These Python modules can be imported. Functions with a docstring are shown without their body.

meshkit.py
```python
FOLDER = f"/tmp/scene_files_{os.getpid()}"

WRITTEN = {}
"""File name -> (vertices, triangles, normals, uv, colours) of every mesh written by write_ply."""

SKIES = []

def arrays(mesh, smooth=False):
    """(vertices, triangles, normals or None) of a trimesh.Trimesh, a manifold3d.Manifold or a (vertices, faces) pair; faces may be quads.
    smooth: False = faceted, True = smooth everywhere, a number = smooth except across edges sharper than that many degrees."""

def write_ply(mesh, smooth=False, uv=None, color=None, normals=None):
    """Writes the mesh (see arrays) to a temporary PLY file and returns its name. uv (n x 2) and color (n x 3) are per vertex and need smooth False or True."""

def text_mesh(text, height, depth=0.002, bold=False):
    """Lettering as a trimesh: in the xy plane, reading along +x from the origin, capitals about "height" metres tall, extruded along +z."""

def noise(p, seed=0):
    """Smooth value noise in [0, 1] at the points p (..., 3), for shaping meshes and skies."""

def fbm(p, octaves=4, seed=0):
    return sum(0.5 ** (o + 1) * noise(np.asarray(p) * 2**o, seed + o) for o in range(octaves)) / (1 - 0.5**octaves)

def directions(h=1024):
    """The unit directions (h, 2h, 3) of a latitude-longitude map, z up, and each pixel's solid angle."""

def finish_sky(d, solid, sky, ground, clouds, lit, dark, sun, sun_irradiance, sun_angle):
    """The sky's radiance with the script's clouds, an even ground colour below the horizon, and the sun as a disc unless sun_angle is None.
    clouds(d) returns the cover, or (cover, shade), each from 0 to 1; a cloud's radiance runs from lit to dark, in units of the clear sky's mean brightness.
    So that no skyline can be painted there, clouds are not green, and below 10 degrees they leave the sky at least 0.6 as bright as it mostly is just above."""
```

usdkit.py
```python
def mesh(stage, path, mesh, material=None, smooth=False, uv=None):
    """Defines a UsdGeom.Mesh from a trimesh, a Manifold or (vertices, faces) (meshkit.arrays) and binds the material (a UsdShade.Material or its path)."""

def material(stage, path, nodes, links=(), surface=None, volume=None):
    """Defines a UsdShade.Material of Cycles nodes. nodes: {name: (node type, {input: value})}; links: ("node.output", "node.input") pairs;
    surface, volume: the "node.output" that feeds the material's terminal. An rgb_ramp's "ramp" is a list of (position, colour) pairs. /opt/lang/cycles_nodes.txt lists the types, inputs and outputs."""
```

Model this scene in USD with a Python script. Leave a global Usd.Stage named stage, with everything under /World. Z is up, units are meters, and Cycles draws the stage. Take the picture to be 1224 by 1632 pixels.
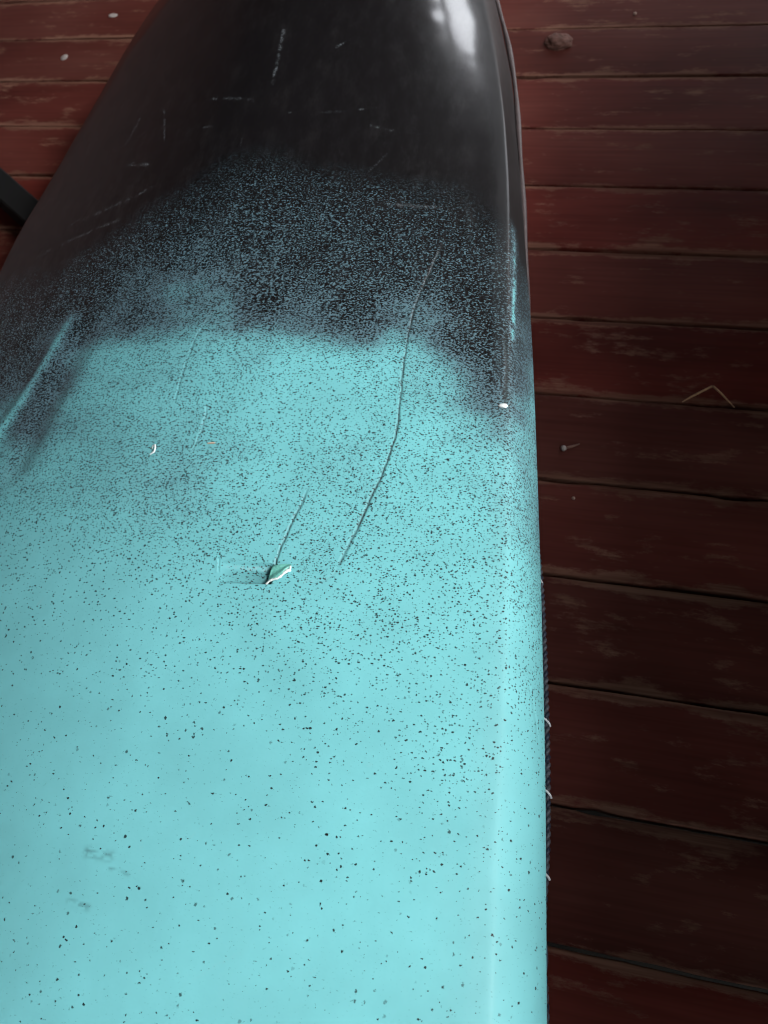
import math, random
import numpy as np, trimesh, usdkit, meshkit
from pxr import Usd, UsdGeom, UsdLux, UsdShade, Sdf, Gf, Vt

stage = Usd.Stage.CreateInMemory()
UsdGeom.SetStageUpAxis(stage, UsdGeom.Tokens.z)
UsdGeom.SetStageMetersPerUnit(stage, 1.0)
UsdGeom.Xform.Define(stage, '/World')
UsdGeom.Scope.Define(stage, '/World/Looks')
rng = np.random.default_rng(7)
random.seed(7)

# ------------------------------------------------------------------ camera
BW = 0.14                                   # deck board pitch; boards run along x
YAW, PITCH, ROLL = np.radians([-26.53796062, 61.47513699, -17.42613971])
CAM = np.array([0, -10.96533664 * BW, 7.01769017 * BW])
_c, _s = math.cos(YAW), math.sin(YAW)
_f0, _r0, _u0 = np.array([_s, _c, 0]), np.array([_c, -_s, 0]), np.array([0, 0, 1.])
FW = _f0 * math.cos(PITCH) - _u0 * math.sin(PITCH)
_u = _f0 * math.sin(PITCH) + _u0 * math.cos(PITCH)
RT = _r0 * math.cos(ROLL) + _u * math.sin(ROLL)
UP = -_r0 * math.sin(ROLL) + _u * math.cos(ROLL)
cam = UsdGeom.Camera.Define(stage, '/World/camera')
M = Gf.Matrix4d(*RT, 0, *UP, 0, *(-FW), 0, *CAM, 1)
cam.AddTransformOp().Set(M)
HA = 7.0
cam.CreateHorizontalApertureAttr(HA)
cam.CreateVerticalApertureAttr(HA * 4 / 3)
cam.CreateFocalLengthAttr(HA * 1290 / 1224)
cam.CreateClippingRangeAttr(Gf.Vec2f(0.01, 200))
cam.CreateFStopAttr(2.2)
cam.CreateFocusDistanceAttr(0.72)
cam.CreateExposureAttr(1.92)

# ------------------------------------------------------------------ light
SUN_AZ, SUN_EL = math.radians(95), math.radians(46)      # azimuth from +y towards +x
sd = np.array([math.sin(SUN_AZ) * math.cos(SUN_EL), math.cos(SUN_AZ) * math.cos(SUN_EL), math.sin(SUN_EL)])
dome = UsdLux.DomeLight.Define(stage, '/World/sky')
dome.GetPrim().SetCustomDataByKey('kind', 'structure')
skymat = usdkit.material(stage, '/World/Looks/sky_look', {
    'sky': ('sky_texture', {'sky_type': 'single_scattering', 'sun_disc': False, 'sun_elevation': SUN_EL, 'sun_rotation': math.atan2(sd[0], sd[1])}),
    'tc': ('texture_coordinate', {}),
    'n': ('noise_texture', {'scale': 3.0, 'detail': 4.0, 'roughness': .55}),
    'r': ('rgb_ramp', {'ramp': [(0.3, (6.5, 6.8, 7.2)), (0.7, (9.5, 9.6, 9.8))]}),
    'm': ('mix', {'fac': .85}),
    'b': ('background_shader', {'strength': 0.15})},
    [('tc.generated', 'n.vector'), ('n.fac', 'r.fac'), ('sky.color', 'm.color1'), ('r.color', 'm.color2'), ('m.color', 'b.color')], surface='b.background')
UsdShade.MaterialBindingAPI.Apply(dome.GetPrim()).Bind(skymat)
sun = UsdLux.DistantLight.Define(stage, '/World/sun')
sun.CreateNormalizeAttr(True)
sun.CreateIntensityAttr(0.24)
sun.CreateAngleAttr(16)
sun.CreateColorAttr(Gf.Vec3f(1, .97, .93))
_z = sd; _x = np.cross([0, 0, 1.], _z); _x /= np.linalg.norm(_x); _y = np.cross(_z, _x)
sun.AddTransformOp().Set(Gf.Matrix4d(*_x, 0, *_y, 0, *_z, 0, 0, 0, 5, 1))

# ------------------------------------------------------------------ helpers
_names = {}
def numbered(parent, name):
    k = parent + '/' + name
    n = _names.get(k, -1) + 1
    _names[k] = n
    return k if n == 0 else f'{k}_{n:03d}'
def tag(p, label=None, cat=None, group=None, kind=None):
    p = p.GetPrim() if hasattr(p, 'GetPrim') else p
    for k, v in (('label', label), ('category', cat), ('group', group), ('kind', kind)):
        if v: p.SetCustomDataByKey(k, v)
    return p
def thing(name, label=None, cat=None, loc=(0, 0, 0), rotz=0, group=None, kind=None, parent='/World'):
    x = UsdGeom.Xform.Define(stage, numbered(parent, name))
    x.AddTranslateOp().Set(Gf.Vec3d(*map(float, loc)))
    if rotz: x.AddRotateZOp().Set(math.degrees(rotz))
    tag(x, label, cat, group, kind)
    return x
def obj(name, mesh, mat, parent='/World', smooth=False, **kw):
    pp = parent if isinstance(parent, str) else str(parent.GetPath())
    m = usdkit.mesh(stage, numbered(pp, name), mesh, mat, smooth=smooth)
    tag(m, **kw)
    return m
def primvar(m, name, values):
    UsdGeom.PrimvarsAPI(m).CreatePrimvar(name, Sdf.ValueTypeNames.FloatArray, 'vertex').Set(Vt.FloatArray.FromNumpy(np.asarray(values, np.float32)))
def box(sx, sy, sz, c=(0, 0, 0), ch=0.0):
    if ch <= 0:
        b = trimesh.creation.box((sx, sy, sz))
    else:
        p = []
        for k in range(3):
            e = np.array([sx, sy, sz]) / 2 - ch; e[k] += ch
            p += [e * np.array(q) for q in np.ndindex(2, 2, 2) for q in [np.array(q) * 2 - 1]]
        b = trimesh.convex.convex_hull(np.array(p))
    b.apply_translation(c)
    return b
def tube(path, r, n=10, cap=True):
    """round tube along path; r a number or one per point"""
    P = np.asarray(path, float); r = np.broadcast_to(np.asarray(r, float), (len(P),))
    t = np.gradient(P, axis=0); t /= np.linalg.norm(t, axis=1, keepdims=True)
    ref = np.array([0, 0, 1.]) if abs(t[0][2]) < .9 else np.array([1., 0, 0])
    a = np.cross(t, ref); a /= np.linalg.norm(a, axis=1, keepdims=True); b = np.cross(t, a)
    an = np.arange(n) / n * 2 * np.pi
    v = (P[:, None] + r[:, None, None] * (np.cos(an)[None, :, None] * a[:, None] + np.sin(an)[None, :, None] * b[:, None])).reshape(-1, 3)
    i, j = np.meshgrid(np.arange(len(P) - 1), np.arange(n), indexing='ij'); j2 = (j + 1) % n
    f = np.stack([i * n + j, i * n + j2, (i + 1) * n + j2, (i + 1) * n + j], -1).reshape(-1, 4)
    f = np.vstack([f[:, [0, 2, 1]], f[:, [0, 3, 2]]])
    if cap:
        v = np.vstack([v, P[:1], P[-1:]]); q = np.arange(n)
        f = np.vstack([f, np.stack([np.full(n, len(v) - 2), q, (q + 1) % n], 1), np.stack([np.full(n, len(v) - 1), (len(P) - 1) * n + (q + 1) % n, (len(P) - 1) * n + q], 1)])
    return trimesh.Trimesh(v, f, process=False)
def ss(x, a, b):
    x = np.clip((x - a) / (b - a), 0, 1); return x * x * (3 - 2 * x)
def mat(name, nodes, links, surface='p.BSDF'):
    return usdkit.material(stage, '/World/Looks/' + name, nodes, links, surface=surface)
def plain(name, col, rough=.5, metal=0., bump=None, var=.25, scale=60):
    c0, c1 = [x * (1 - var) for x in col], [x * (1 + var) for x in col]
    return mat(name, {'g': ('geometry', {}), 'n': ('noise_texture', {'scale': scale, 'detail': 5.0}), 'r': ('rgb_ramp', {'ramp': [(.3, c0), (.7, c1)]}),
        'bp': ('bump', {'strength': .25, 'distance': bump or .0004}), 'p': ('principled_bsdf', {'roughness': rough, 'metallic': metal})},
        [('g.position', 'n.vector'), ('n.fac', 'r.fac'), ('r.color', 'p.base_color'), ('n.fac', 'bp.height'), ('bp.normal', 'p.normal')])

# ------------------------------------------------------------------ setting: earth below, deck of boards
earth = plain('earth', (.03, .025, .02), .9, bump=.01, scale=8)
obj('ground', (np.array([[-60, -60, -.45], [60, -60, -.45], [60, 60, -.45], [-60, 60, -.45]], float), np.array([[0, 1, 2, 3]])), earth, kind='structure')

def deck_paint(name, red, seed):
    """thin red-brown deck paint, worn to pale wood at board edges and along the grain (object space: x along the board, y across, 0 in its middle)"""
    return mat(name, {
        'tc': ('texture_coordinate', {}), 'oi': ('object_info', {}),
        'sh': ('vector_math', {'math_type': 'multiply_add', 'vector2': (37.0, 11.0, 5.0)}),
        'sx': ('separate_xyz', {}),
        'ay': ('math', {'math_type': 'absolute'}),
        'edge': ('map_range', {'from_min': BW / 2 - .017, 'from_max': BW / 2 - .004, 'to_min': 0., 'to_max': .20, 'clamp': True}),
        'mp1': ('mapping', {'scale': (13, 36, 13)}), 'n1': ('noise_texture', {'scale': 1.0, 'detail': 7.0, 'roughness': .72}),
        'mp2': ('mapping', {'scale': (3.2, 4.5, 3)}), 'n2': ('noise_texture', {'scale': 1.0, 'detail': 2.0}),
        'a2': ('math', {'math_type': 'multiply_add', 'value2': .30, 'value3': -.15}),
        's1': ('math', {'math_type': 'add'}), 's2': ('math', {'math_type': 'add'}),
        'worn': ('map_range', {'from_min': .57, 'from_max': .69, 'to_min': 0., 'to_max': .55, 'clamp': True}),
        'mp3': ('mapping', {'scale': (5, 160, 30)}), 'grain': ('noise_texture', {'scale': 1.0, 'detail': 5.0, 'roughness': .6}),
        'mp4': ('mapping', {'scale': (2.5, 6, 5)}), 'n4': ('noise_texture', {'scale': 1.0, 'detail': 4.0}),
        'cr': ('rgb_ramp', {'ramp': [(.3, [x * .62 for x in red]), (.5, red), (.72, [red[0] * 1.25, red[1] * 1.5, red[2] * 1.5])]}),
        'cg': ('rgb_ramp', {'ramp': [(.3, (.86, .86, .86)), (.6, (1.05, 1.05, 1.05))]}),
        'mg': ('mix', {'mix_type': 'multiply', 'fac': 1.0}),
        'wc': ('rgb_ramp', {'ramp': [(.35, (.15, .07, .047)), (.65, (.36, .20, .135))]}),
        'mw': ('mix', {}),
        'hb': ('math', {'math_type': 'multiply_add', 'value2': -.8}),
        'bp': ('bump', {'strength': .35, 'distance': .0008}),
        'rr': ('map_range', {'from_min': 0., 'from_max': 1., 'to_min': .55, 'to_max': .85}),
        'p': ('principled_bsdf', {'specular_ior_level': .05})},
        [('oi.random', 'sh.vector1'), ('tc.object', 'sh.vector3'), ('tc.object', 'sx.vector'), ('sx.y', 'ay.value1'), ('ay.value', 'edge.value'),
         ('sh.vector', 'mp1.vector'), ('mp1.vector', 'n1.vector'), ('sh.vector', 'mp2.vector'), ('mp2.vector', 'n2.vector'), ('n2.fac', 'a2.value1'),
         ('n1.fac', 's1.value1'), ('a2.value', 's1.value2'), ('s1.value', 's2.value1'), ('edge.result', 's2.value2'), ('s2.value', 'worn.value'),
         ('sh.vector', 'mp3.vector'), ('mp3.vector', 'grain.vector'), ('sh.vector', 'mp4.vector'), ('mp4.vector', 'n4.vector'),
         ('n4.fac', 'cr.fac'), ('grain.fac', 'cg.fac'), ('cr.color', 'mg.color1'), ('cg.color', 'mg.color2'), ('grain.fac', 'wc.fac'),
         ('worn.result', 'mw.fac'), ('mg.color', 'mw.color1'), ('wc.color', 'mw.color2'), ('mw.color', 'p.base_color'),
         ('worn.result', 'hb.value1'), ('grain.fac', 'hb.value3'), ('hb.value', 'bp.height'), ('bp.normal', 'p.normal'), ('worn.result', 'rr.value'), ('rr.result', 'p.roughness')])
paints = [deck_paint('deck_paint', (.134, .033, .0255), 1), deck_paint('deck_paint_dull', (.105, .029, .0225), 2), deck_paint('deck_paint_bright', (.147, .028, .021), 3)]

deck = thing('deck', kind='structure')
def board(n):
    X = np.concatenate([[-2.6, -1.9], np.arange(-1.45, 1.3, .012), [1.6, 2.4]])
    g = .0032 + .001 * rng.random(); hw = BW / 2 - g / 2; th = .022; ch = .0022
    prof = np.array([[-hw, -th], [-hw, -ch], [-hw + ch * .4, -ch * .35], [-hw + ch * 1.3, 0], [0, .0006], [hw - ch * 1.3, 0], [hw - ch * .4, -ch * .35], [hw, -ch], [hw, -th]])
    nx, k = len(X), len(prof)
    v = np.zeros((nx, k, 3)); v[..., 0] = X[:, None]; v[..., 1] = prof[None, :, 0]; v[..., 2] = prof[None, :, 1]
    for side, cols in ((0, (0, 1, 2, 3)), (1, (5, 6, 7, 8))):
        q = np.stack([X * 22, np.full(nx, side * 7.3 + n * 3.1), np.full(nx, .5)], -1)
        d = (meshkit.fbm(q, 4, seed=n * 2 + side) - .5) * .0030
        sp = np.maximum(0, meshkit.noise(np.stack([X * 14, np.full(nx, n + side * .5), np.full(nx, 3.)], -1), seed=50 + n) - .80) * .02       # splintered bites out of the edge
        for c in cols: v[:, c, 1] += (d - sp) * (1 if side else -1)
    tilt = rng.normal(0, .005); lift = rng.normal(0, .0008)
    v[..., 2] += lift + v[..., 1] * tilt + ((meshkit.noise(np.stack([X * 1.7, np.full(nx, n * 5.), np.zeros(nx)], -1), seed=9) - .5) * .002)[:, None]
    i, j = np.meshgrid(np.arange(nx - 1), np.arange(k - 1), indexing='ij')
    f = np.stack([i * k + j, (i + 1) * k + j, (i + 1) * k + j + 1, i * k + j + 1], -1).reshape(-1, 4)
    x = obj('deck_board', (v.reshape(-1, 3), f), paints[int(rng.integers(0, 3))], deck, smooth=35)
    UsdGeom.Xformable(x).AddTranslateOp().Set(Gf.Vec3d(0, (n + .5) * BW, 0))
for n in range(-17, 9): board(n)
joist = plain('joist_wood', (.05, .035, .025), .85)
for x in (-1.8, -1.2, -.6, 0, .6, 1.2, 1.8):
    obj('joist', box(.045, 3.7, .14, (x, -.6, -.096)), joist, deck)

# porch roof; walls and boarded side screen are unseen, added to shape the light
ceil = plain('porch_ceiling_paint', (.028, .023, .02), .7, scale=12)
roof = thing('porch_roof', kind='structure')
obj('ceiling', box(4.35, 6.6, .06, (-.825, .1, 2.33)), ceil, roof)
wallm = plain('added_wall_paint', (.045, .018, .015), .6, scale=10)
added_walls = thing('house_wall', kind='structure')  # unseen dark walls; the gap in front shapes the highlight on the hull
obj('wall_panel', box(2.74, .12, 2.75, (-1.64, 3.34, .92)), wallm, added_walls)
obj('wall_panel', box(1.15, .12, 2.75, (.755, 3.34, .92)), wallm, added_walls)
obj('lintel', box(.48, .12, .13, (-.03, 3.34, 2.235)), wallm, added_walls)  # added to cut off the reflected highlight at its top
obj('mullion', box(.07, .08, 2.6, (-.085, 3.34, .9), ch=.004), wallm, added_walls)  # added bar that splits the reflected highlight into two streaks
obj('wall_panel', box(3.6, .12, 2.75, (-1.2, -3.14, .92)), wallm, added_walls)  # unseen back panel, added to block light from behind
obj('wall_panel', box(.12, 6.4, 2.75, (-3.0, .1, .92)), wallm, added_walls)
added_bal = thing('balustrade', kind='structure')  # unseen screen, added to keep light off the deck on the right
for k in range(26): obj('balustrade_board', box(.02, .132, .73, (.56, -3.2 + k * .137, .395), ch=.002), wallm, added_bal)
obj('top_rail', box(.07, 3.6, .04, (.56, -1.49, .78), ch=.004), wallm, added_bal)
# ------------------------------------------------------------------ the kayak, bottom up
KO, KH = np.array([-.31, -1.6, 0.]), math.radians(6.3)       # its origin, and its heading turned from +y towards -x
from scipy.interpolate import PchipInterpolator as PCH
S_RE = PCH([-1.35, -1.0, -.5, -.03, .11, .28, .43, .62, .73, .83, .95, 1.05, 1.15, 1.215, 1.5, 1.8, 2.05], [.03, .19, .315, .3385, .3385, .3362, .3326, .3262, .3200, .3145, .3065, .3005, .2880, .2785, .222, .125, .02])
S_SIL = PCH([-1.35, -.03, .43, .6163, .7311, .8334, .9465, 1.0461, 1.1486, 1.2152, 1.5, 1.8, 2.05], [.03, .3385, .3326, .3262, .3236, .3198, .3142, .3090, .2985, .2880, .230, .129, .024])
S_RC = PCH([-1.35, -1.0, -.5, -.03, .07, .18, .26, .38, .57, .75, .90, 1.015, 1.15, 1.5, 1.8, 2.05], [.02, .16, .28, .2978, .2991, .3028, .305, .305, .303, .301, .294, .283, .264, .19, .10, .012])
S_LE = PCH([-1.35, -1.0, -.5, 0, .4, .77, .84, .934, 1.025, 1.11, 1.243, 1.364, 1.6, 1.85, 2.05], [-.03, -.22, -.36, -.392, -.394, -.3847, -.3782, -.3621, -.3481, -.3346, -.3156, -.2945, -.22, -.12, -.02])
S_ZC = PCH([-1.35, -.9, -.4, 0, .6, 1.2, 1.6, 2.05], [.20, .29, .333, .336, .336, .332, .305, .215])
S_ZR = PCH([-1.35, -.4, 0, .5, .9, 1.2, 2.05], [.03, .020, .018, .020, .028, .036, .03])       # crown to right chine
S_ZL = PCH([-1.35, -.5, 0, 1.3, 2.05], [.05, .09, .096, .092, .04])
def crown(s, t):
    tr, tl = S_RC(s), S_LE(s)
    r, l = np.clip(t / tr, 0, None), np.clip(t / tl, 0, None)
    return S_ZC(s) - S_ZR(s) * r ** 2.4 - S_ZL(s) * l ** 1.75
def seg_dist(P, poly):
    """distance of the points P (n,2) to a polyline, and where along it (0..1)"""
    poly = np.asarray(poly, float); best = np.full(len(P), 1e9); at = np.zeros(len(P)); side = np.zeros(len(P)); L = len(poly) - 1
    for i in range(L):
        a, b = poly[i], poly[i + 1]; d = b - a; q = np.clip(((P - a) @ d) / (d @ d), 0, 1)
        w = P - (a + q[:, None] * d); r = np.hypot(w[:, 0], w[:, 1]); m = r < best
        best[m] = r[m]; at[m] = ((i + q) / L)[m]; side[m] = np.sign(d[0] * w[:, 1] - d[1] * w[:, 0])[m]
    return best, at, side
COVER = np.array([[1.4856, -0.6426, 1.0], [1.3766, -0.2948, 1.0], [1.1596, 0.0267, 1.0], [1.2746, 0.2729, 1.0], [0.8956, 0.0603, 1.0], [0.9512, -0.1683, 1.0], [0.9051, 0.2822, 1.0], [0.8968, -0.3142, 1.0], [0.8287, -0.0924, 1.0], [0.8279, 0.0689, 1.0], [0.8049, 0.1759, 1.0], [0.8131, 0.277, 1.0], [0.7716, -0.358, 1.0], [0.7442, -0.237, 1.0], [0.7456, -0.1429, 0.97], [0.7183, -0.0686, 0.92], [0.7397, -0.0097, 0.88], [0.788, 0.0284, 0.95], [0.7734, 0.1201, 0.96], [0.7437, 0.0942, 0.92], [0.7432, 0.1663, 0.95], [0.7416, 0.2369, 0.97], [0.7626, 0.2924, 1.0], [0.6856, -0.1022, 0.8], [0.6745, -0.0361, 0.78], [0.6701, 0.0169, 0.82], [0.6866, 0.0652, 0.85], [0.6667, 0.1242, 0.84], [0.6856, 0.171, 0.88], [0.6878, 0.2258, 0.92], [0.6745, 0.2872, 0.93], [0.6789, 0.304, 0.9], [0.7022, 0.3197, 1.0], [0.674, -0.2736, 0.97], [0.6627, -0.2056, 0.93], [0.6534, -0.1708, 0.85], [0.6476, -0.126, 0.72], [0.6443, -0.0843, 0.66], [0.6421, -0.0373, 0.64], [0.6261, -0.0119, 0.62], [0.6159, 0.0116, 0.74], [0.623, 0.0599, 0.82], [0.6134, 0.0958, 0.8], [0.6219, 0.1358, 0.8], [0.6225, 0.1761, 0.78], [0.6248, 0.2291, 0.82], [0.6208, 0.2884, 0.93], [0.6291, 0.3247, 0.85], [0.6444, -0.3044, 0.9], [0.6187, -0.2531, 0.85], [0.6054, -0.1654, 0.72], [0.5885, -0.1269, 0.8], [0.6012, -0.0979, 0.72], [0.6044, -0.0597, 0.65], [0.5959, -0.0207, 0.63], [0.5853, 0.0168, 0.64], [0.58, 0.0524, 0.72], [0.5792, 0.1001, 0.66], [0.5876, 0.1393, 0.68], [0.5797, 0.1665, 0.72], [0.5891, 0.1985, 0.6], [0.5823, 0.2314, 0.7], [0.5768, 0.2702, 0.84], [0.5708, 0.2958, 0.92], [0.5934, 0.3254, 0.6], [0.5663, -0.1709, 0.38], [0.558, -0.1268, 0.4], [0.5638, -0.081, 0.5], [0.5636, -0.0434, 0.48], [0.5564, 0.001, 0.42], [0.5471, 0.037, 0.36], [0.5505, 0.077, 0.37], [0.5544, 0.1098, 0.42], [0.5546, 0.1427, 0.5], [0.5513, 0.1755, 0.55], [0.5482, 0.2014, 0.36], [0.5418, 0.2335, 0.5], [0.536, 0.2652, 0.68], [0.5305, 0.2934, 0.85], [0.5517, 0.3267, 0.5], [0.5894, -0.2822, 0.85], [0.5577, -0.2309, 0.85], [0.5469, -0.1821, 0.6], [0.5223, -0.141, 0.38], [0.5142, -0.0841, 0.38], [0.5093, -0.0319, 0.34], [0.5154, 0.0152, 0.28], [0.5146, 0.0623, 0.22], [0.5145, 0.1082, 0.22], [0.5149, 0.1468, 0.28], [0.5083, 0.1854, 0.25], [0.5024, 0.2232, 0.36], [0.4972, 0.2605, 0.5], [0.4921, 0.2911, 0.64], [0.5121, 0.328, 0.45], [0.5195, -0.2545, 0.6], [0.4928, -0.2078, 0.65], [0.4949, -0.1739, 0.5], [0.4608, -0.1003, 0.38], [0.4557, -0.0412, 0.4], [0.454, 0.0131, 0.32], [0.4538, 0.0651, 0.25], [0.4542, 0.1157, 0.24], [0.4554, 0.1652, 0.24], [0.4503, 0.2143, 0.28], [0.4528, 0.2562, 0.4], [0.4556, 0.2919, 0.5], [0.4659, 0.328, 0.5], [0.4495, -0.2365, 0.4], [0.4417, -0.1898, 0.45], [0.4191, -0.134, 0.38], [0.4061, -0.0714, 0.42], [0.3965, -0.0147, 0.46], [0.3965, 0.0302, 0.3], [0.397, 0.0801, 0.28], [0.3982, 0.1348, 0.26], [0.4, 0.1823, 0.24], [0.4024, 0.2292, 0.26], [0.4056, 0.2756, 0.3], [0.4075, 0.2987, 0.3], [0.4089, 0.3292, 0.55], [0.3842, -0.2113, 0.22], [0.3772, -0.1517, 0.28], [0.365, -0.0887, 0.32], [0.3558, -0.0319, 0.46], [0.3555, 0.0003, 0.4], [0.3429, 0.0399, 0.26], [0.3439, 0.0881, 0.26], [0.3456, 0.1409, 0.26], [0.3477, 0.1869, 0.24], [0.3503, 0.2323, 0.26], [0.3471, 0.2775, 0.26], [0.349, 0.2998, 0.22], [0.356, 0.3309, 0.5], [0.3312, -0.183, 0.12], [0.3263, -0.1203, 0.14], [0.3167, -0.0486, 0.16], [0.3165, 0.0022, 0.24], [0.3051, 0.0528, 0.2], [0.3067, 0.1053, 0.22], [0.3091, 0.1622, 0.22], [0.3118, 0.2124, 0.24], [0.3036, 0.2679, 0.25], [0.3003, 0.3006, 0.2], [0.3124, 0.3326, 0.4], [0.27, -0.1606, 0.06], [0.2668, -0.0682, 0.06], [0.2671, 0.0007, 0.08], [0.2629, 0.0545, 0.14], [0.2651, 0.1113, 0.17], [0.2621, 0.1672, 0.2], [0.2654, 0.2212, 0.22], [0.2579, 0.275, 0.22], [0.2601, 0.3013, 0.18], [0.2688, 0.328, 0.28], [0.2082, -0.1382, 0.03], [0.208, -0.052, 0.04], [0.2109, 0.0358, 0.05], [0.2194, 0.1014, 0.1], [0.2169, 0.156, 0.15], [0.2202, 0.2087, 0.15], [0.2186, 0.2609, 0.17], [0.2166, 0.3021, 0.14], [0.2185, 0.328, 0.2], [0.1413, -0.1144, 0.02], [0.145, -0.0059, 0.02], [0.1611, 0.0998, 0.03], [0.1751, 0.1609, 0.06], [0.1728, 0.2023, 0.06], [0.1608, 0.2436, 0.1], [0.1534, 0.2737, 0.14], [0.1554, 0.2983, 0.1], [0.1613, 0.3281, 0.1], [0.0724, -0.0722, 0.01], [0.0812, 0.0619, 0.015], [0.0884, 0.1612, 0.02], [0.0929, 0.2189, 0.03], [0.0955, 0.2522, 0.07], [0.089, 0.2809, 0.08], [0.0905, 0.2996, 0.05], [0.0946, 0.3281, 0.04], [0.0018, -0.0493, 0.01], [0.0123, 0.0758, 0.01], [0.0202, 0.1696, 0.01], [0.0278, 0.2605, 0.02], [0.0301, 0.2874, 0.02], [0.0336, 0.3281, 0.02], [-0.0537, -0.0316, 0.01], [-0.0424, 0.0867, 0.01], [-0.0341, 0.1763, 0.01], [-0.0264, 0.2633, 0.01], [-0.0223, 0.3282, 0.01]])
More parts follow.
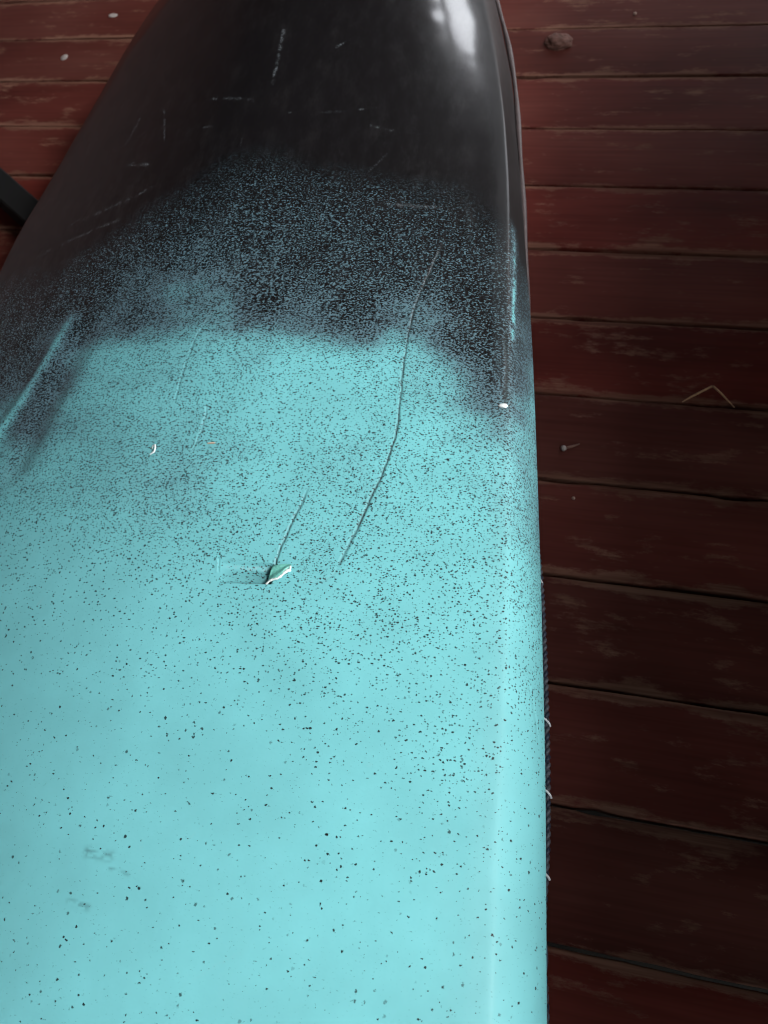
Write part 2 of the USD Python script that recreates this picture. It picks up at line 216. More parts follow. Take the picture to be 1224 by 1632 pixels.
LINES = {"main": [[0.7188, 0.2338], [0.686, 0.2259], [0.6488, 0.2158], [0.6202, 0.2069], [0.5808, 0.201], [0.5321, 0.1981], [0.4861, 0.1983], [0.4423, 0.1968], [0.4057, 0.189], [0.3758, 0.1786], [0.3456, 0.1699], [0.3239, 0.1618], [0.3052, 0.1559]], "second": [[0.3938, 0.1226], [0.3708, 0.1148], [0.3445, 0.1076], [0.3252, 0.1015], [0.3034, 0.0983]], "left": [[0.6098, -0.0074], [0.5915, -0.0199], [0.5707, -0.0281], [0.5434, -0.0319], [0.5095, -0.0341], [0.4813, -0.0357]], "left2": [[0.4828, 0.0024], [0.4467, 0.0013], [0.4234, -0.0046]], "arc": [[0.3052, 0.1559], [0.2977, 0.1511], [0.2912, 0.1405], [0.2918, 0.1257]], "tick": [[0.3124, 0.0449], [0.2975, 0.047]], "rightv": [[0.2199, 0.3238], [0.1974, 0.3291], [0.1723, 0.3322]], "crack": [[0.5876, 0.2981], [0.555, 0.2999], [0.5235, 0.3016], [0.493, 0.3009], [0.4868, 0.2985]], "ridgeR": [[0.7513, 0.3052], [0.703, 0.3071], [0.6463, 0.3077], [0.6008, 0.3069], [0.558, 0.3061]], "ridgeL": [[0.6434, -0.1986], [0.6071, -0.2108], [0.5687, -0.2208], [0.5278, -0.234], [0.499, -0.2465], [0.471, -0.2639], [0.4417, -0.2806]], "valleyL": [[0.6202, -0.1698], [0.5853, -0.1768], [0.5473, -0.184], [0.507, -0.1951], [0.4676, -0.2032], [0.4295, -0.2111]], "creaseB": [[0.7181, -0.2957], [0.71, -0.1969], [0.7221, -0.1109], [0.7426, -0.0336], [0.778, 0.0223], [0.7659, 0.0915], [0.7552, 0.1653], [0.7543, 0.2328]], "sc1": [[1.0962, -0.0073], [1.0522, -0.0061], [1.0126, -0.0053], [0.9846, -0.0061]], "sc2": [[0.9748, -0.0939], [0.9675, -0.0634], [0.9537, -0.0285]], "sc3": [[0.9171, -0.1074], [0.9143, -0.0753]], "sc4": [[0.9818, -0.1641], [0.9104, -0.1461]], "sc5": [[0.9222, 0.0247], [0.9196, 0.0892], [0.9254, 0.1357]], "sc6": [[0.7996, -0.2662], [0.8061, -0.1969], [0.8216, -0.1443]], "sc7": [[0.7603, -0.3065], [0.7706, -0.2356], [0.7778, -0.1791]], "sc8": [[0.7572, 0.1651], [0.7543, 0.201], [0.7553, 0.2335]], "sc9": [[0.8853, -0.1953], [0.8717, -0.162]], "sc10": [[0.8927, 0.131], [0.8774, 0.178], [0.882, 0.2153]], "sc11": [[0.2654, -0.1295], [0.2734, -0.125]], "sc12": [[0.0472, 0.0292], [0.0672, 0.0266]], "sc13": [[1.0501, 0.0712], [1.0664, 0.0896]], "sc14": [[0.9349, -0.2151], [0.9639, -0.2078], [0.9828, -0.2058]], "sc15": [[0.4478, 0.1537], [0.4566, 0.1577]], "sc16": [[0.1352, 0.1931], [0.1391, 0.2012]], "smud1": [[0.0582, -0.0167], [0.0568, 0.0024]], "smud2": [[0.0229, -0.023], [0.0199, -0.0063]], "smud3": [[0.048, 0.0046], [0.0448, 0.021]]}
for _k, _v in LINES.items():                                      # round the corners of the traced lines
    for _ in range(3 if len(_v) > 2 else 0):
        _a = np.array(_v); _v = np.vstack([_a[:1], np.stack([.75 * _a[:-1] + .25 * _a[1:], .25 * _a[:-1] + .75 * _a[1:]], 1).reshape(-1, 2), _a[-1:]])
    _v = np.array(_v)
    if _k in ('main', 'second', 'left', 'left2', 'crack'):         # a hand-drawn wander
        _q = np.concatenate([[0], np.cumsum(np.hypot(*np.diff(_v, axis=0).T))]); _n = max(40, int(_q[-1] / .002))
        _v = np.stack([np.interp(np.linspace(0, _q[-1], _n), _q, _v[:, _c]) for _c in (0, 1)], 1)
        _v[:, 1] += (meshkit.fbm(np.stack([_v[:, 0] * 90, np.full(_n, len(_k) * 2.), np.zeros(_n)], -1), 3, seed=6) - .5) * .0022
    LINES[_k] = _v
from scipy.ndimage import gaussian_filter1d
def make_grid():
    S = np.unique(np.round(np.concatenate([np.linspace(-1.34, -.12, 50), np.arange(-.12, .27, .0016), np.arange(.27, .73, .0011), np.arange(.73, .80, .0016), np.arange(.80, 1.42, .003), np.linspace(1.42, 2.045, 40)]), 5))
    nC, nD = 500, 44
    wd = np.cumsum(np.where((np.linspace(-.39, .30, 2000) > -.045) & (np.linspace(-.39, .30, 2000) < .245), 1.8, 1.0)); wd = (wd - wd[0]) / (wd[-1] - wd[0])
    QC = np.interp(np.linspace(0, 1, nC), wd, np.linspace(0, 1, 2000))
    tl, tr, te = S_LE(S), S_RC(S), S_RE(S)
    hs = np.clip((te - tl) / .66, .12, 1)                         # the section shrinks towards the ends
    zl = crown(S, tl); zr = crown(S, tr)
    one = np.ones_like(S); cols = []
    zb = .078 + .10 * ss(np.abs(S - .35), 1.0, 1.7)               # lowest edge
    for q in np.linspace(0, 1, 14)[:-1]:                          # left wall, flaring out a little towards the rim
        cols.append((tl - .020 * hs * (1 - .35 * q), zb + (zl - .034 * hs - zb) * q))
    for q in np.linspace(0, 1, 13)[:-1]:                          # round left shoulder
        a = q * np.pi / 2
        cols.append((tl - .013 * hs + .017 * hs * (1 - np.cos(a)), zl - .034 * hs + .0315 * hs * np.sin(a)))
    a0 = tl + .004 * hs
    for q in QC:
        t = a0 + (tr - a0) * q; cols.append((t, crown(S, t)))
    b0 = (tr, zr); b1 = (te - .0105 * hs, zr - .0155 * hs); b2 = (te, zr - .046 * hs)
    for q in np.linspace(0, 1, nD)[1:]:                           # right chine and bevel
        cols.append(tuple((1 - q) ** 2 * b0[k] + 2 * q * (1 - q) * b1[k] + q * q * b2[k] for k in (0, 1)))
    for q in np.linspace(0, 1, 16)[1:]:                           # right wall, tucked under
        cols.append((te - .014 * hs * np.sin(min(1, q * 2.2) * np.pi / 2), b2[1] + (zb - b2[1]) * q))
    for q in np.linspace(0, 1, 10)[1:-1]:                         # deck side, turned down
        cols.append(((te - .014 * hs) * (1 - q) + (tl - .020 * hs) * q, zb - .022 * hs * np.sin(q * np.pi)))
    X = np.stack([c[0] for c in cols], 1); Z = np.stack([c[1] for c in cols], 1)
    k = 25 + nC - 1                                                # ease the chine: a soft edge about a centimetre wide
    wgt = np.exp(-((np.arange(len(cols)) - k) / 9.0) ** 4)
    X = X + (gaussian_filter1d(X, 2.0, axis=1) - X) * wgt; Z = Z + (gaussian_filter1d(Z, 2.0, axis=1) - Z) * wgt
    Y = np.repeat(S[:, None], X.shape[1], 1)
    return S, np.stack([X, Y, Z], -1)
S, G = make_grid()
ns, nt = G.shape[:2]
st = np.stack([G[..., 1].ravel(), G[..., 0].ravel()], -1)
top = (G[..., 2].ravel() > .20)
worn = np.exp(-((st[:, 1] - S_RC(st[:, 0]) - .012) / .026) ** 4) * top; zd = np.zeros(len(st)); scuff = np.zeros(len(st)); lowcov = np.zeros(len(st)); grime_shade = np.zeros(len(st)); addcov = np.zeros(len(st))
def near(name, reach):
    L = np.array(LINES[name]); lo, hi = L.min(0) - reach, L.max(0) + reach
    idx = np.nonzero(top & (st > lo).all(1) & (st < hi).all(1))[0]
    return (idx,) + seg_dist(st[idx], L)
def groove(name, depth, w, lip=.35, rough=.25, taper=(.12, .08), sc=0.0, pale=0.0, dark=0.0):
    i, d, a, sd_ = near(name, w * 5)
    wob = .6 + .8 * meshkit.fbm(np.stack([a * 26, np.zeros_like(a), np.full_like(a, len(name))], -1), 3, seed=3)
    k = ss(a, 0, taper[0]) * (1 - ss(a, 1 - taper[1], 1)) * (1 - rough + rough * wob)
    w = w * (.55 + .9 * meshkit.fbm(np.stack([a * 17, a * 0, np.full_like(a, 4. + len(name))], -1), 4, seed=8))
    zd[i] -= depth * k * np.exp(-(d / (w * .5)) ** 2)
    zd[i] += depth * lip * k * np.exp(-((d - w * 1.05) / (w * .45)) ** 2) * (.6 + .6 * (sd_ > 0))
    grime_shade[i] = np.maximum(grime_shade[i], dark * k * np.exp(-(d / (w * .45)) ** 2) * wob)
    scuff[i] = np.maximum(scuff[i], sc * k * np.exp(-(d / (w * .8)) ** 2) * wob)
    if pale: scuff[i] = np.maximum(scuff[i], pale * k * np.exp(-((d - w * 1.0) / (w * .35)) ** 2) * (sd_ > 0) * wob)
groove('main', .0009, .0021, .18, taper=(.1, .02), pale=.22, dark=.95)
groove('second', .0012, .0016, .25, taper=(.25, .02), pale=.5, dark=1.0)
groove('left', .0006, .0022, .25, pale=.2, dark=.25, rough=.6)
groove('left2', .0006, .0022, .5, sc=.25, rough=.7)
groove('arc', .0005, .0018, .5, sc=.25)
groove('tick', .0007, .0014, .6, pale=.5)
groove('rightv', .0008, .002, .4)
i, d, a, sd_ = near('crack', .012)
k = ss(a, 0, .3) * (1 - ss(a, .9, 1)); zd[i] -= .0006 * k * np.exp(-(d / .0016) ** 2); grime_shade[i] = np.maximum(grime_shade[i], .9 * k * np.exp(-(d / .0017) ** 2))
i, d, a, sd_ = near('ridgeR', .012)
k = ss(a, 0, .35) * (1 - .7 * ss(a, .75, 1)); zd[i] += .0012 * k * np.exp(-(d / .003) ** 2); lowcov[i] = np.maximum(lowcov[i], .72 * k * np.exp(-(d / .0028) ** 2) * (.35 + .65 * ss(meshkit.fbm(np.stack([st[i, 0] * 160, st[i, 1] * 300, d * 0], -1), 3, seed=12), .25, .6)))
i, d, a, sd_ = near('ridgeL', .06)
k = ss(a, 0, .16) * (.75 + .5 * meshkit.fbm(np.stack([a * 14, a * 0, a * 0], -1), 3))
zd[i] += .0034 * ss(a, 0, .3) * np.exp(-(d / .011) ** 2); lowcov[i] = np.maximum(lowcov[i], .58 * np.clip(k, 0, 1) * np.exp(-(d / .0105) ** 2))
i, d, a, sd_ = near('valleyL', .08)
k = ss(a, 0, .2) * (1 - .6 * ss(a, .6, 1)); zd[i] -= .0040 * ss(a, 0, .35) * np.exp(-(d / .016) ** 2); addcov[i] += .10 * k * np.exp(-(d / .019) ** 2)
i, d, a, sd_ = near('creaseB', .06)
zd[i] += .0004 * np.sin(np.clip(a, 0, 1) * np.pi) ** .5 * np.exp(-(d / .016) ** 2)
# shallow rectangular gouge that ends in the torn flap
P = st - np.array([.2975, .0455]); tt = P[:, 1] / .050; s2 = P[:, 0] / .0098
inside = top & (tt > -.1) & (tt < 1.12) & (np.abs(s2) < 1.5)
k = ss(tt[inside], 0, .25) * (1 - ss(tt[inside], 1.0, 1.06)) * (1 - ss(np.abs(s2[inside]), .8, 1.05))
zd[inside] -= .0052 * k * (.18 + .82 * np.clip(tt[inside], 0, 1) ** 1.6) * (1 + .25 * np.sin(s2[inside] * 5))
zd[inside] += .0014 * ss(tt[inside], .05, .3) * (1 - ss(tt[inside], .95, 1.05)) * (np.exp(-((s2[inside] - 1.12) / .13) ** 2) + np.exp(-((s2[inside] + 1.12) / .13) ** 2))
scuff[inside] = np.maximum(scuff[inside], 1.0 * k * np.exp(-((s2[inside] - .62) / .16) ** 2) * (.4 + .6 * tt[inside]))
for n in range(26):                                               # stray hairline scuffs
    p0 = np.array([rng.uniform(-.05, .9), rng.uniform(-.3, .28)]); an = rng.normal(0, .5) + (np.pi / 2 if rng.random() < .35 else 0); L = rng.uniform(.015, .06)
    LINES['h'] = np.array([p0, p0 + L * np.array([np.cos(an), np.sin(an)])]); i, d, a, sd_ = near('h', .004)
    scuff[i] = np.maximum(scuff[i], rng.uniform(.08, .28) * np.exp(-(d / .0007) ** 2) * ss(a, 0, .3) * (1 - ss(a, .6, 1)))
grime_shade[inside] = np.maximum(grime_shade[inside], k * np.clip(.15 + .42 * np.clip(tt[inside], 0, 1) ** 2.2, 0, 1) * (1 - ss(s2[inside], .25, .55)))  # shadow of the flap painted into the gouge, darker towards the tear
grime_shade[inside] = np.maximum(grime_shade[inside], .55 * ss(tt[inside], .15, .5) * (1 - ss(tt[inside], 1., 1.05)) * np.exp(-((s2[inside] + .95) / .12) ** 2))
for nm, w, v in (('sc1', .0018, .65), ('sc2', .002, .28), ('sc3', .0016, .35), ('sc4', .0010, .4), ('sc5', .0008, .3), ('sc6', .002, .35), ('sc7', .0022, .3), ('sc8', .0022, .5), ('sc9', .002, .6),
                 ('sc10', .0008, .4), ('sc11', .0008, .6), ('sc12', .0008, .35), ('sc13', .001, .5), ('sc14', .0016, .35), ('sc15', .0007, .6), ('sc16', .0009, .5)):
    i, d, a, sd_ = near(nm, w * 4)
    q = meshkit.fbm(np.stack([st[i, 0] * 170, st[i, 1] * 170, np.full(len(i), len(nm) * 1.7)], -1), 3, seed=int(nm[2:]))
    scuff[i] = np.maximum(scuff[i], .7 * v * np.exp(-(d / (w * 1.15)) ** 2) * ss(q, .34, .66))
for nm, w, v in (('smud1', .0035, .50), ('smud2', .0024, .4), ('smud3', .0014, .3)):
    i, d, a, sd_ = near(nm, w * 4)
    q = meshkit.fbm(np.stack([st[i, 0] * 420, st[i, 1] * 160, np.zeros(len(i))], -1), 3, seed=5)
    grime_shade[i] = np.maximum(grime_shade[i], v * np.exp(-(d / w) ** 2) * ss(q, .35, .65))
from scipy.interpolate import RBFInterpolator
gs, gt = np.meshgrid(np.linspace(-.15, 1.5, 130), np.linspace(-.45, .36, 80), indexing='ij')
cov = RBFInterpolator(COVER[:, :2], COVER[:, 2], neighbors=14, kernel='linear', smoothing=.012)(np.stack([gs.ravel(), gt.ravel()], 1)).reshape(gs.shape)
from scipy.ndimage import map_coordinates
ci = np.stack([np.clip((st[:, 0] + .15) / 1.65 * 129, 0, 129), np.clip((st[:, 1] + .45) / .81 * 79, 0, 79)])
cov = map_coordinates(cov, ci, order=1, mode='nearest')
cov = np.where(st[:, 0] > 1.05, 1.0, cov); cov = np.where(st[:, 0] < -.12, .01, cov)
lo = meshkit.fbm(np.stack([st[:, 0] * 28, st[:, 1] * 22, G[..., 2].ravel() * 20], -1), 4, seed=21) - .5
cov = cov + lo * .40 * np.clip(cov * 4, 0, 1) * np.clip((1 - cov) * 5, 0, 1)
cov = cov + .08 * np.exp(-((cov - .30) / .12) ** 2)
cov = np.clip((cov + addcov) * (1 - lowcov) + lowcov * .30, 0, 1)
P3 = G.reshape(-1, 3).copy()
wav = (meshkit.fbm(np.stack([st[:, 0] * 9, st[:, 1] * 9, st[:, 0] * 0], -1), 3, seed=31) - .5) * .0012
P3[:, 2] += np.where(top, zd + wav, 0)
i, j = np.meshgrid(np.arange(ns - 1), np.arange(nt), indexing='ij'); j2 = (j + 1) % nt
F = np.stack([i * nt + j, i * nt + j2, (i + 1) * nt + j2, (i + 1) * nt + j], -1).reshape(-1, 4)
F = F[:, ::-1] if np.cross(P3[F[len(F)//2][1]] - P3[F[len(F)//2][0]], P3[F[len(F)//2][3]] - P3[F[len(F)//2][0]])[2] * (1 if top[F[len(F)//2][0]] else -1) < 0 else F
F = np.vstack([F[:, [0, 1, 2]], F[:, [0, 2, 3]]])
for r in (0, ns - 1):                                             # close the two ends
    c = len(P3); ring = r * nt + np.arange(nt)
    P3 = np.vstack([P3, P3[ring].mean(0)])
    tri = np.stack([np.full(nt, c), ring, np.roll(ring, -1)], 1); F = np.vstack([F, tri if r else tri[:, ::-1]])
    cov = np.append(cov, cov[ring[0]]); worn = np.append(worn, 0); scuff = np.append(scuff, 0); grime_shade = np.append(grime_shade, 0)

CY, SL, BK = (.17, .51, .54), (.10, .155, .19), (.0045, .0040, .0043)
hull_mat = mat('speckled_plastic', {
    'tc': ('texture_coordinate', {}), 'cov': ('attribute', {'attribute': 'cover'}), 'scu': ('attribute', {'attribute': 'scuff'}), 'gshd': ('attribute', {'attribute': 'grime_shade'}),
    # fine mottling where both resins mix
    'm1': ('mapping', {'scale': (400, 560, 400)}), 'n1': ('noise_texture', {'scale': 1.0, 'detail': 2.5, 'roughness': .6}),
    'c1': ('map_range', {'range_type': 'linear', 'from_min': .20, 'from_max': 1.0, 'to_min': -.21, 'to_max': .128, 'clamp': True}),
    'f1': ('math', {'math_type': 'subtract'}),                     # noise - 0.5 ...
    'f2': ('math', {'math_type': 'add'}), 'f3': ('map_range', {'range_type': 'smoothstep', 'from_min': .44, 'from_max': .58, 'to_min': 0., 'to_max': 1.}),
    'dn': ('noise_texture', {'scale': 520.0, 'detail': 1.0}), 'dv': ('vector_math', {'math_type': 'multiply_add', 'vector2': (.0022, .0022, .0022)}),
    # small specks
    'm2': ('mapping', {'scale': (360, 540, 420)}), 'v2': ('voronoi_texture', {'feature': 'f1', 'dimensions': '3D', 'scale': 1.0, 'randomness': 1.0}), 's2': ('separate_color', {}),
    'p2': ('math', {'math_type': 'multiply', 'value2': 2.7}), 'g2': ('math', {'math_type': 'less_than'}), 'r2': ('math', {'math_type': 'multiply_add', 'value2': .26, 'value3': .22}),
    'd2': ('math', {'math_type': 'subtract'}), 'e2': ('map_range', {'from_min': 0., 'from_max': .10, 'to_min': 0., 'to_max': .95, 'clamp': True}), 'o2': ('math', {'math_type': 'multiply'}),
    # bigger dots, some of them sunk in the plastic and pale
    'm3': ('mapping', {'scale': (150, 140, 150), 'location': (.3, .7, .1)}), 'v3': ('voronoi_texture', {'feature': 'f1', 'dimensions': '3D', 'scale': 1.0}), 's3': ('separate_color', {}),
    'p3': ('math', {'math_type': 'multiply_add', 'value2': 1.3, 'value3': .34}), 'g3': ('math', {'math_type': 'less_than'}), 'r3': ('math', {'math_type': 'multiply_add', 'value2': .125, 'value3': .07}),
    'm3n': ('noise_texture', {'scale': 900.0, 'detail': 1.0}), 'w3': ('math', {'math_type': 'multiply_add', 'value2': .16}),
    'd3': ('math', {'math_type': 'subtract'}), 'e3': ('map_range', {'from_min': .05, 'from_max': .13, 'to_min': 0., 'to_max': 1., 'clamp': True}), 'o3': ('math', {'math_type': 'multiply'}),
    'b3': ('math', {'math_type': 'multiply_add', 'value2': 1.1, 'value3': .12, 'use_clamp': True}), 'q3': ('math', {'math_type': 'multiply'}),
    'x1': ('math', {'math_type': 'maximum'}), 'x2': ('math', {'math_type': 'maximum'}),
    'full': ('map_range', {'range_type': 'smoothstep', 'from_min': .95, 'from_max': 1.0, 'to_min': 0., 'to_max': 1.}), 'x3': ('math', {'math_type': 'maximum'}),
    'sl': ('map_range', {'range_type': 'smoothstep', 'from_min': .34, 'from_max': .70, 'to_min': 0., 'to_max': .92}),
    'n5': ('noise_texture', {'scale': 16.0, 'detail': 4.0}), 'k5': ('rgb_ramp', {'ramp': [(.3, [x * .93 for x in CY]), (.7, [x * 1.06 for x in CY])]}),
    'ca': ('mix', {'color2': SL}), 'cb': ('mix', {'color2': BK}),
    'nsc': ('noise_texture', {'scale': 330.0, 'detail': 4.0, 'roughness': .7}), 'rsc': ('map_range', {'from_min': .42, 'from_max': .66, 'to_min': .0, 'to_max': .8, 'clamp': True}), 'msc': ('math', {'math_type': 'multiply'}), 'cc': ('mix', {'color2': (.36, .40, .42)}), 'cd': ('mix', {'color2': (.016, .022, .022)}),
    # dust and fine scuffs, and the satin skin
    'm6': ('mapping', {'scale': (40, 14, 40)}), 'n6': ('noise_texture', {'scale': 1.0, 'detail': 7.0, 'roughness': .7}),
    'du': ('map_range', {'from_min': .52, 'from_max': .80, 'to_min': 0., 'to_max': .018, 'clamp': True}), 'ce': ('mix', {'color2': (.22, .20, .19)}),
    'sp': ('map_range', {'from_min': .5, 'from_max': 1.0, 'to_min': .42, 'to_max': .40, 'clamp': True}), 'cw': ('map_range', {'from_min': .5, 'from_max': 1.0, 'to_min': .06, 'to_max': 1.0, 'clamp': True}), 'rb': ('map_range', {'from_min': .4, 'from_max': 1.0, 'to_min': .10, 'to_max': 0.0, 'clamp': True}), 'ra': ('math', {'math_type': 'add'}), 'wo': ('attribute', {'attribute': 'worn'}), 'wr': ('math', {'math_type': 'multiply_add', 'value2': .26}), 'wi': ('math', {'math_type': 'multiply_add', 'value2': -.92, 'value3': 1.0}), 'wc': ('math', {'math_type': 'multiply'}), 'ro': ('map_range', {'from_min': .35, 'from_max': .75, 'to_min': .22, 'to_max': .31, 'clamp': True}),
    'n7': ('noise_texture', {'scale': 420.0, 'detail': 3.0}), 'bp': ('bump', {'strength': .10, 'distance': .0006}),
    'p': ('principled_bsdf', {'coat_roughness': .09, 'coat_ior': 1.8})},
    [('tc.object', 'm1.vector'), ('m1.vector', 'n1.vector'), ('cov.fac', 'c1.value'), ('n1.fac', 'f2.value1'), ('c1.result', 'f2.value2'), ('f2.value', 'f3.value'),
     ('tc.object', 'dn.vector'), ('dn.color', 'dv.vector1'), ('tc.object', 'dv.vector3'), ('dv.vector', 'm2.vector'), ('m2.vector', 'v2.vector'), ('v2.color', 's2.color'), ('cov.fac', 'p2.value1'), ('s2.r', 'g2.value1'), ('p2.value', 'g2.value2'),
     ('s2.g', 'r2.value1'), ('r2.value', 'd2.value1'), ('v2.distance', 'd2.value2'), ('d2.value', 'e2.value'), ('e2.result', 'o2.value1'), ('g2.value', 'o2.value2'),
     ('dv.vector', 'm3.vector'), ('m3.vector', 'v3.vector'), ('v3.color', 's3.color'), ('cov.fac', 'p3.value1'), ('s3.r', 'g3.value1'), ('p3.value', 'g3.value2'),
     ('s3.g', 'r3.value1'), ('tc.object', 'm3n.vector'), ('m3n.fac', 'w3.value1'), ('r3.value', 'w3.value3'), ('w3.value', 'd3.value1'), ('v3.distance', 'd3.value2'), ('d3.value', 'e3.value'), ('e3.result', 'o3.value1'), ('g3.value', 'o3.value2'),
     ('s3.b', 'b3.value1'), ('o3.value', 'q3.value1'), ('b3.value', 'q3.value2'),
     ('f3.result', 'x1.value1'), ('o2.value', 'x1.value2'), ('x1.value', 'x2.value1'), ('q3.value', 'x2.value2'), ('cov.fac', 'full.value'), ('x2.value', 'x3.value1'), ('full.result', 'x3.value2'),
     ('cov.fac', 'sl.value'), ('tc.object', 'n5.vector'), ('n5.fac', 'k5.fac'), ('sl.result', 'ca.fac'), ('k5.color', 'ca.color1'),
     ('ca.color', 'cb.color1'), ('x3.value', 'cb.fac'), ('cb.color', 'cc.color1'), ('scu.fac', 'msc.value1'), ('tc.object', 'nsc.vector'), ('nsc.fac', 'rsc.value'), ('rsc.result', 'msc.value2'), ('msc.value', 'cc.fac'), ('cc.color', 'cd.color1'), ('gshd.fac', 'cd.fac'),
     ('tc.object', 'm6.vector'), ('m6.vector', 'n6.vector'), ('n6.fac', 'du.value'), ('cd.color', 'ce.color1'), ('du.result', 'ce.fac'), ('ce.color', 'p.base_color'),
     ('n6.fac', 'ro.value'), ('cov.fac', 'sp.value'), ('sp.result', 'p.specular_ior_level'), ('cov.fac', 'cw.value'), ('wo.fac', 'wi.value1'), ('cw.result', 'wc.value1'), ('wi.value', 'wc.value2'), ('wc.value', 'p.coat_weight'), ('cov.fac', 'rb.value'), ('ro.result', 'ra.value1'), ('rb.result', 'ra.value2'), ('wo.fac', 'wr.value1'), ('ra.value', 'wr.value3'), ('wr.value', 'p.roughness'), ('tc.object', 'n7.vector'), ('n7.fac', 'bp.height'), ('bp.normal', 'p.normal')])
kayak = thing('kayak', 'upturned turquoise and black speckled plastic kayak hull lying over the red deck', 'kayak', KO, KH)
hull = obj('hull', trimesh.Trimesh(P3, F, process=False), hull_mat, kayak, smooth=True)
primvar(hull, 'cover', cov); primvar(hull, 'scuff', scuff); primvar(hull, 'grime_shade', grime_shade); primvar(hull, 'worn', worn)
def on_hull(s, t, dz=0.): return np.array([t, s, float(crown(s, t)) + dz])

# thin moulded rim along the right side of the black end
rimm = plain('worn_black_rim', (.06, .045, .045), .5, scale=90)
s = np.linspace(.60, 1.9, 160)
obj('rim', tube(np.stack([S_SIL(s) - .0040, s, crown(s, S_RC(s)) - .052], -1), .0035 + .0006 * np.sin(s * 40), 10), rimm, kayak, smooth=True, label='thin dark rim along the right side of the black end')

# torn flap of plastic at the end of the gouge
teal = plain('torn_teal_plastic', (.13, .42, .36), .4, bump=.0006, scale=500)
white = plain('stressed_white_plastic', (.72, .80, .78), .5, bump=.0006, scale=700)
def flap_sheet():
    U, V = np.meshgrid(np.linspace(0, 1, 26), np.linspace(0, 1, 14), indexing='ij')     # U from the hinge at the gouge to the tip, V from far edge to near edge
    far = np.stack([.3050 + .0022 * U, .0970 + .0170 * U], -1)
    nr = np.stack([.2880 + .0130 * U ** 1.1 + .0012 * np.sin(U * 9), .0935 + .0205 * U], -1)
    p = far * (1 - V[..., None]) + nr * V[..., None]
    z = np.vectorize(lambda a, b: float(crown(a, b)))(p[..., 0], p[..., 1])
    h = .0006 + .0038 * np.sin(U * 2.2) * (.45 + .55 * V) + .0007 * np.sin(V * 7 + U * 5)
    topv = np.stack([p[..., 1], p[..., 0], z + h], -1)
    return topv
fv = flap_sheet(); a, b = fv.shape[:2]
i, j = np.meshgrid(np.arange(a - 1), np.arange(b - 1), indexing='ij')
q = np.stack([i * b + j, i * b + j + 1, (i + 1) * b + j + 1, (i + 1) * b + j], -1).reshape(-1, 4)
bot = fv - [0, 0, .0007]
vv = np.vstack([fv.reshape(-1, 3), bot.reshape(-1, 3)]); ff = np.vstack([q, q[:, ::-1] + a * b])
flap = obj('torn_flap', (vv, ff), teal, kayak, smooth=40, label='small torn flap of plastic curling up at the gouge')
eg = fv[:, -1] + np.stack([np.zeros(a), -.0006 + .0010 * rng.random(a) - .0008, np.full(a, -.0004)], -1)
obj('torn_edge', tube(np.vstack([eg, fv[-1, :5:-1] * [1, 1, 1]]), np.concatenate([.0007 + .0008 * rng.random(a) * np.linspace(.6, 1.2, a), np.full(len(fv[-1, :5:-1]), .0008)]), 8), white, flap, smooth=True)

# cord hung along the right side
navy = plain('navy_cord', (.010, .013, .028), .55, scale=900, bump=.0005)
grey = plain('grey_braid_cord', (.045, .048, .06), .6, scale=900, bump=.0005)
cord = thing('braided_cord', 'dark braided cord with pale stitches hung along the right side of the kayak', 'cord', KO, KH)
PC_S = [-.5, -.2, -.06, -.02, .02, .05, .075, .10, .14, .19, .24, .30, .345, .375, .41]
PC_T = [.318, .332, .3360, .3355, .3335, .3345, .3360, .3375, .3382, .3380, .3370, .3352, .3330, .3305, .327]
cp = PCH(PC_S, np.array(PC_T) + .0035)
ks = np.arange(-.5, .408, .0009)
for k in range(3):
    ph = 2 * np.pi * (ks / .0195) + 2 * np.pi * k / 3
    z = .215 + .0022 * np.sin(2 * ph)
    z = np.where(ks > .36, z - (ks - .36) * .25, z)
    obj('strand', tube(np.stack([cp(ks) - .0012 + .0026 * np.sin(ph), ks, z], -1), .0019, 7), grey if k != 1 else navy, cord, smooth=True)
obj('core', tube(np.stack([cp(ks[::6]) - .0042, ks[::6], np.full(len(ks[::6]), .213)], -1), .0032, 8), navy, cord, smooth=True)
thread = plain('pale_thread', (.55, .56, .58), .6)
for sv in (.2055, .1425, .076, .345):
    tv = float(cp(sv)); k = .6 if sv > .3 else 1
    obj('stitch', tube([[tv - .0045, sv + .0035, .2195], [tv - .0005 * k, sv + .0008, .2205], [tv + .0026 * k, sv - .0022, .2185], [tv + .0036 * k, sv - .0038, .215]], .0010 * k, 8), thread, cord, smooth=True)
eye = trimesh.creation.icosphere(3, 1.0); eye.apply_scale([.007, .021, .010]); eye.apply_translation([.3345, .014, .218])
obj('pad_eye', eye, plain('grey_blue_fitting', (.035, .045, .065), .45), kayak, smooth=True, label='rounded grey fitting on the right side near the cord')

# ------------------------------------------------------------------ stand under the kayak
blk = plain('black_steel', (.002, .002, .0022), .9, bump=.0001, var=.1)
stand = thing('kayak_stand', 'low black square-tube stand reaching out from under the left of the kayak', 'stand')
d2 = np.array([.815, -.58]); d2 /= np.linalg.norm(d2); n2 = np.array([-d2[1], d2[0]])
p0 = np.array([-1.051, -.540]) + n2 * .0235
def bar(name, a, b, w, h, z):
    c = (np.array(a) + b) / 2; L = np.linalg.norm(np.array(b) - a)
    m = box(L, w, h, ch=.003); an = math.atan2(b[1] - a[1], b[0] - a[0])
    m.apply_transform(trimesh.transformations.rotation_matrix(an, [0, 0, 1])); m.apply_translation([c[0], c[1], z])
    return obj(name, m, blk, stand)
bar('foot_bar', p0 - d2 * .32, p0 + d2 * 1.0, .047, .050, .0262)
bar('foot_bar', np.array([-.62, -1.98]), np.array([-.06, -1.98]), .047, .050, .0262)
foam = plain('foam_pad', (.02, .02, .022), .9)
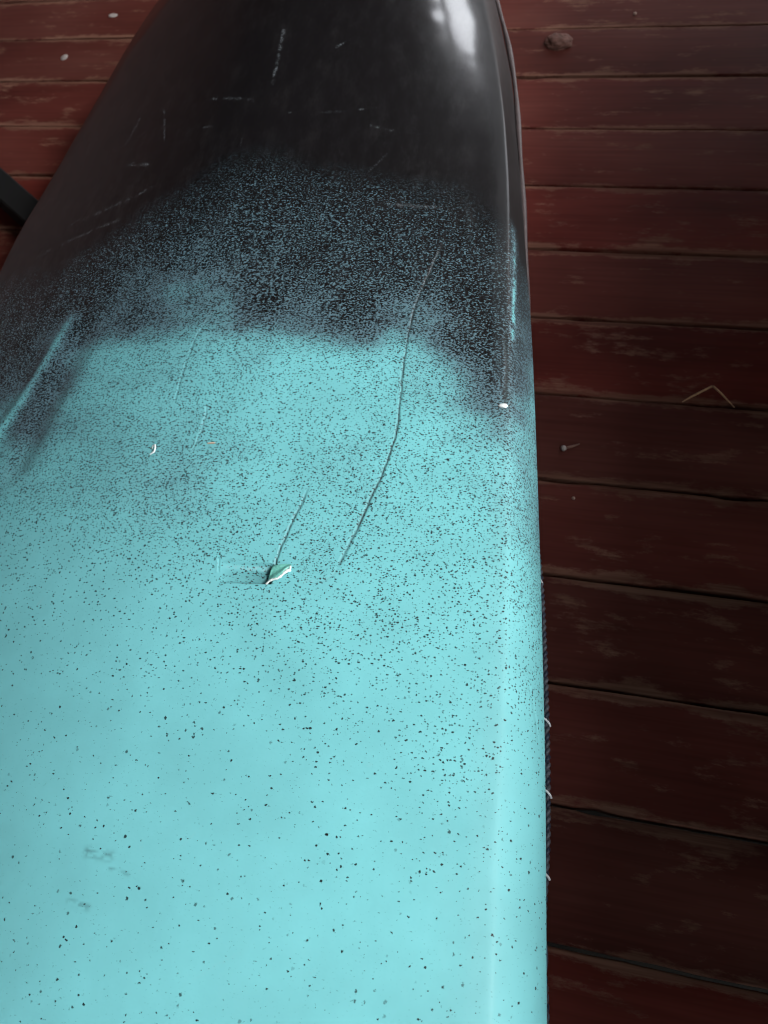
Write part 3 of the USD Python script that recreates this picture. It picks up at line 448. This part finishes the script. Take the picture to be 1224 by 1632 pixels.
for a in (.35, .62): obj('pad', box(.09, .06, .024, (*(p0 + d2 * a), .0625), ch=.004), foam, stand)
for x in (-.45, -.15): obj('pad', box(.09, .06, .05, (x, -1.98, .0755), ch=.004), foam, stand)

# ------------------------------------------------------------------ small things
def world(s, t, dz=0.):
    p = on_hull(s, t, dz); c, sn = math.cos(KH), math.sin(KH)
    return np.array([KO[0] + c * p[0] - sn * p[1], KO[1] + sn * p[0] + c * p[1], p[2]])
shav = plain('white_shaving', (.75, .82, .82), .45)
w = world(.4284, -.0448)
q = np.array([[-.0025, -.006, .0006], [.0015, -.003, .0016], [.0020, .001, .003], [.0005, .0042, .0026], [-.0022, .0030, .0014], [-.0025, .0008, .0006]])
obj('plastic_shaving', tube(w + q, [.0004, .0009, .0010, .0011, .0008, .0004], 8), shav, smooth=True, label='tiny curled white plastic shaving lying on the turquoise hull', cat='shaving')
w = world(.4341, .0149)
obj('wood_splinter', tube(w + np.array([[-.0040, -.0008, .0009], [-.001, -.0002, .0013], [.002, .0003, .0012], [.0042, .0009, .0008]]), [.0004, .0008, .0008, .0004], 7), plain('pale_splinter', (.6, .45, .33), .7), smooth=True, label='tiny tan wood splinter lying on the turquoise speckles', cat='splinter')
w = world(.4869, .2985)
ch = trimesh.creation.icosphere(2, 1.0); ch.vertices *= (1 + .5 * (meshkit.noise(ch.vertices * 2.1 + 9, seed=4) - .5))[:, None]; ch.apply_scale([.0046, .0028, .0016]); ch.apply_translation(w + [0, 0, .0012])
obj('plastic_chip', ch, shav, smooth=True, label='small white plastic chip on the right edge at the dark crack', cat='chip')
straw = plain('dry_straw', (.50, .28, .15), .7, scale=300)
obj('straw', tube([[.1465, -.8395, .0035], [.158, -.830, .004], [.184, -.811, .0048], [.1868, -.8105, .0048], [.197, -.821, .0045], [.2145, -.8425, .0038]], [.0008, .0014, .0014, .0014, .0013, .0007], 7), straw, smooth=True, label='bent piece of dry straw lying on the red deck boards', cat='straw')
paint = plain('white_drip', (.42, .36, .33), .6)
for (x, y, rx, ry, lab) in ((-1.1385, -.0654, .0075, .0095, 'round white paint spot on the deck, the lower of two at top left'), (-1.0749, .0769, .0105, .0065, 'oval pale paint spot on the deck, the upper of two at top left')):
    m = trimesh.creation.icosphere(2, 1.0); m.vertices *= (1 + .3 * (meshkit.noise(m.vertices * 1.7 + x * 9, seed=2) - .5))[:, None]; m.apply_scale([rx, ry, .0016]); m.apply_translation([x, y, .0012])
    obj('paint_spot', m, paint, smooth=True, label=lab, cat='paint spot')
m = trimesh.creation.icosphere(4, 1.0); m.vertices *= (1 + .55 * (meshkit.fbm(m.vertices * 2.2 + 5, 4, seed=8) - .5))[:, None]; m.vertices[:, 2] = np.clip(m.vertices[:, 2], -.4, 2)
m.apply_scale([.024, .021, .010]); m.apply_translation([-.099, -.047, .005])
obj('mud_lump', m, plain('dried_mud', (.14, .062, .046), .9, bump=.003, scale=120), smooth=True, label='dried brown lump of mud on the deck right of the black end', cat='mud lump')
scr = thing('loose_screw', 'small screw with a pale head lying on the deck right of the kayak', 'screw', (-.0071, -.9322, .0))
hd = trimesh.creation.icosphere(2, 1.0); hd.apply_scale([.0042, .0042, .0036]); hd.apply_translation([0, 0, .0045])
obj('head', hd, plain('pale_steel', (.40, .34, .32), .4, metal=.3), scr, smooth=True)
obj('shank', tube([[.003, .001, .0045], [.012, .005, .004], [.021, .010, .0035]], [.0018, .0017, .0006], 8), plain('rusty_steel', (.22, .11, .08), .6), scr, smooth=True)
for (x, y, r) in ((.0132, -1.0072, .0022), (.0338, .0372, .0032)):
    m = trimesh.creation.icosphere(1, r); m.vertices *= [1, 1.2, .6]; m.apply_translation([x, y, r * .5 + .001])
    obj('crumb', m, plain('pale_crumb_%d' % int(1000 * r), (.45, .30, .24), .8), smooth=True, label='pale crumb on the dark red board below the loose screw' if y < -.5 else 'pale crumb on the red deck above the mud lump', cat='crumb')
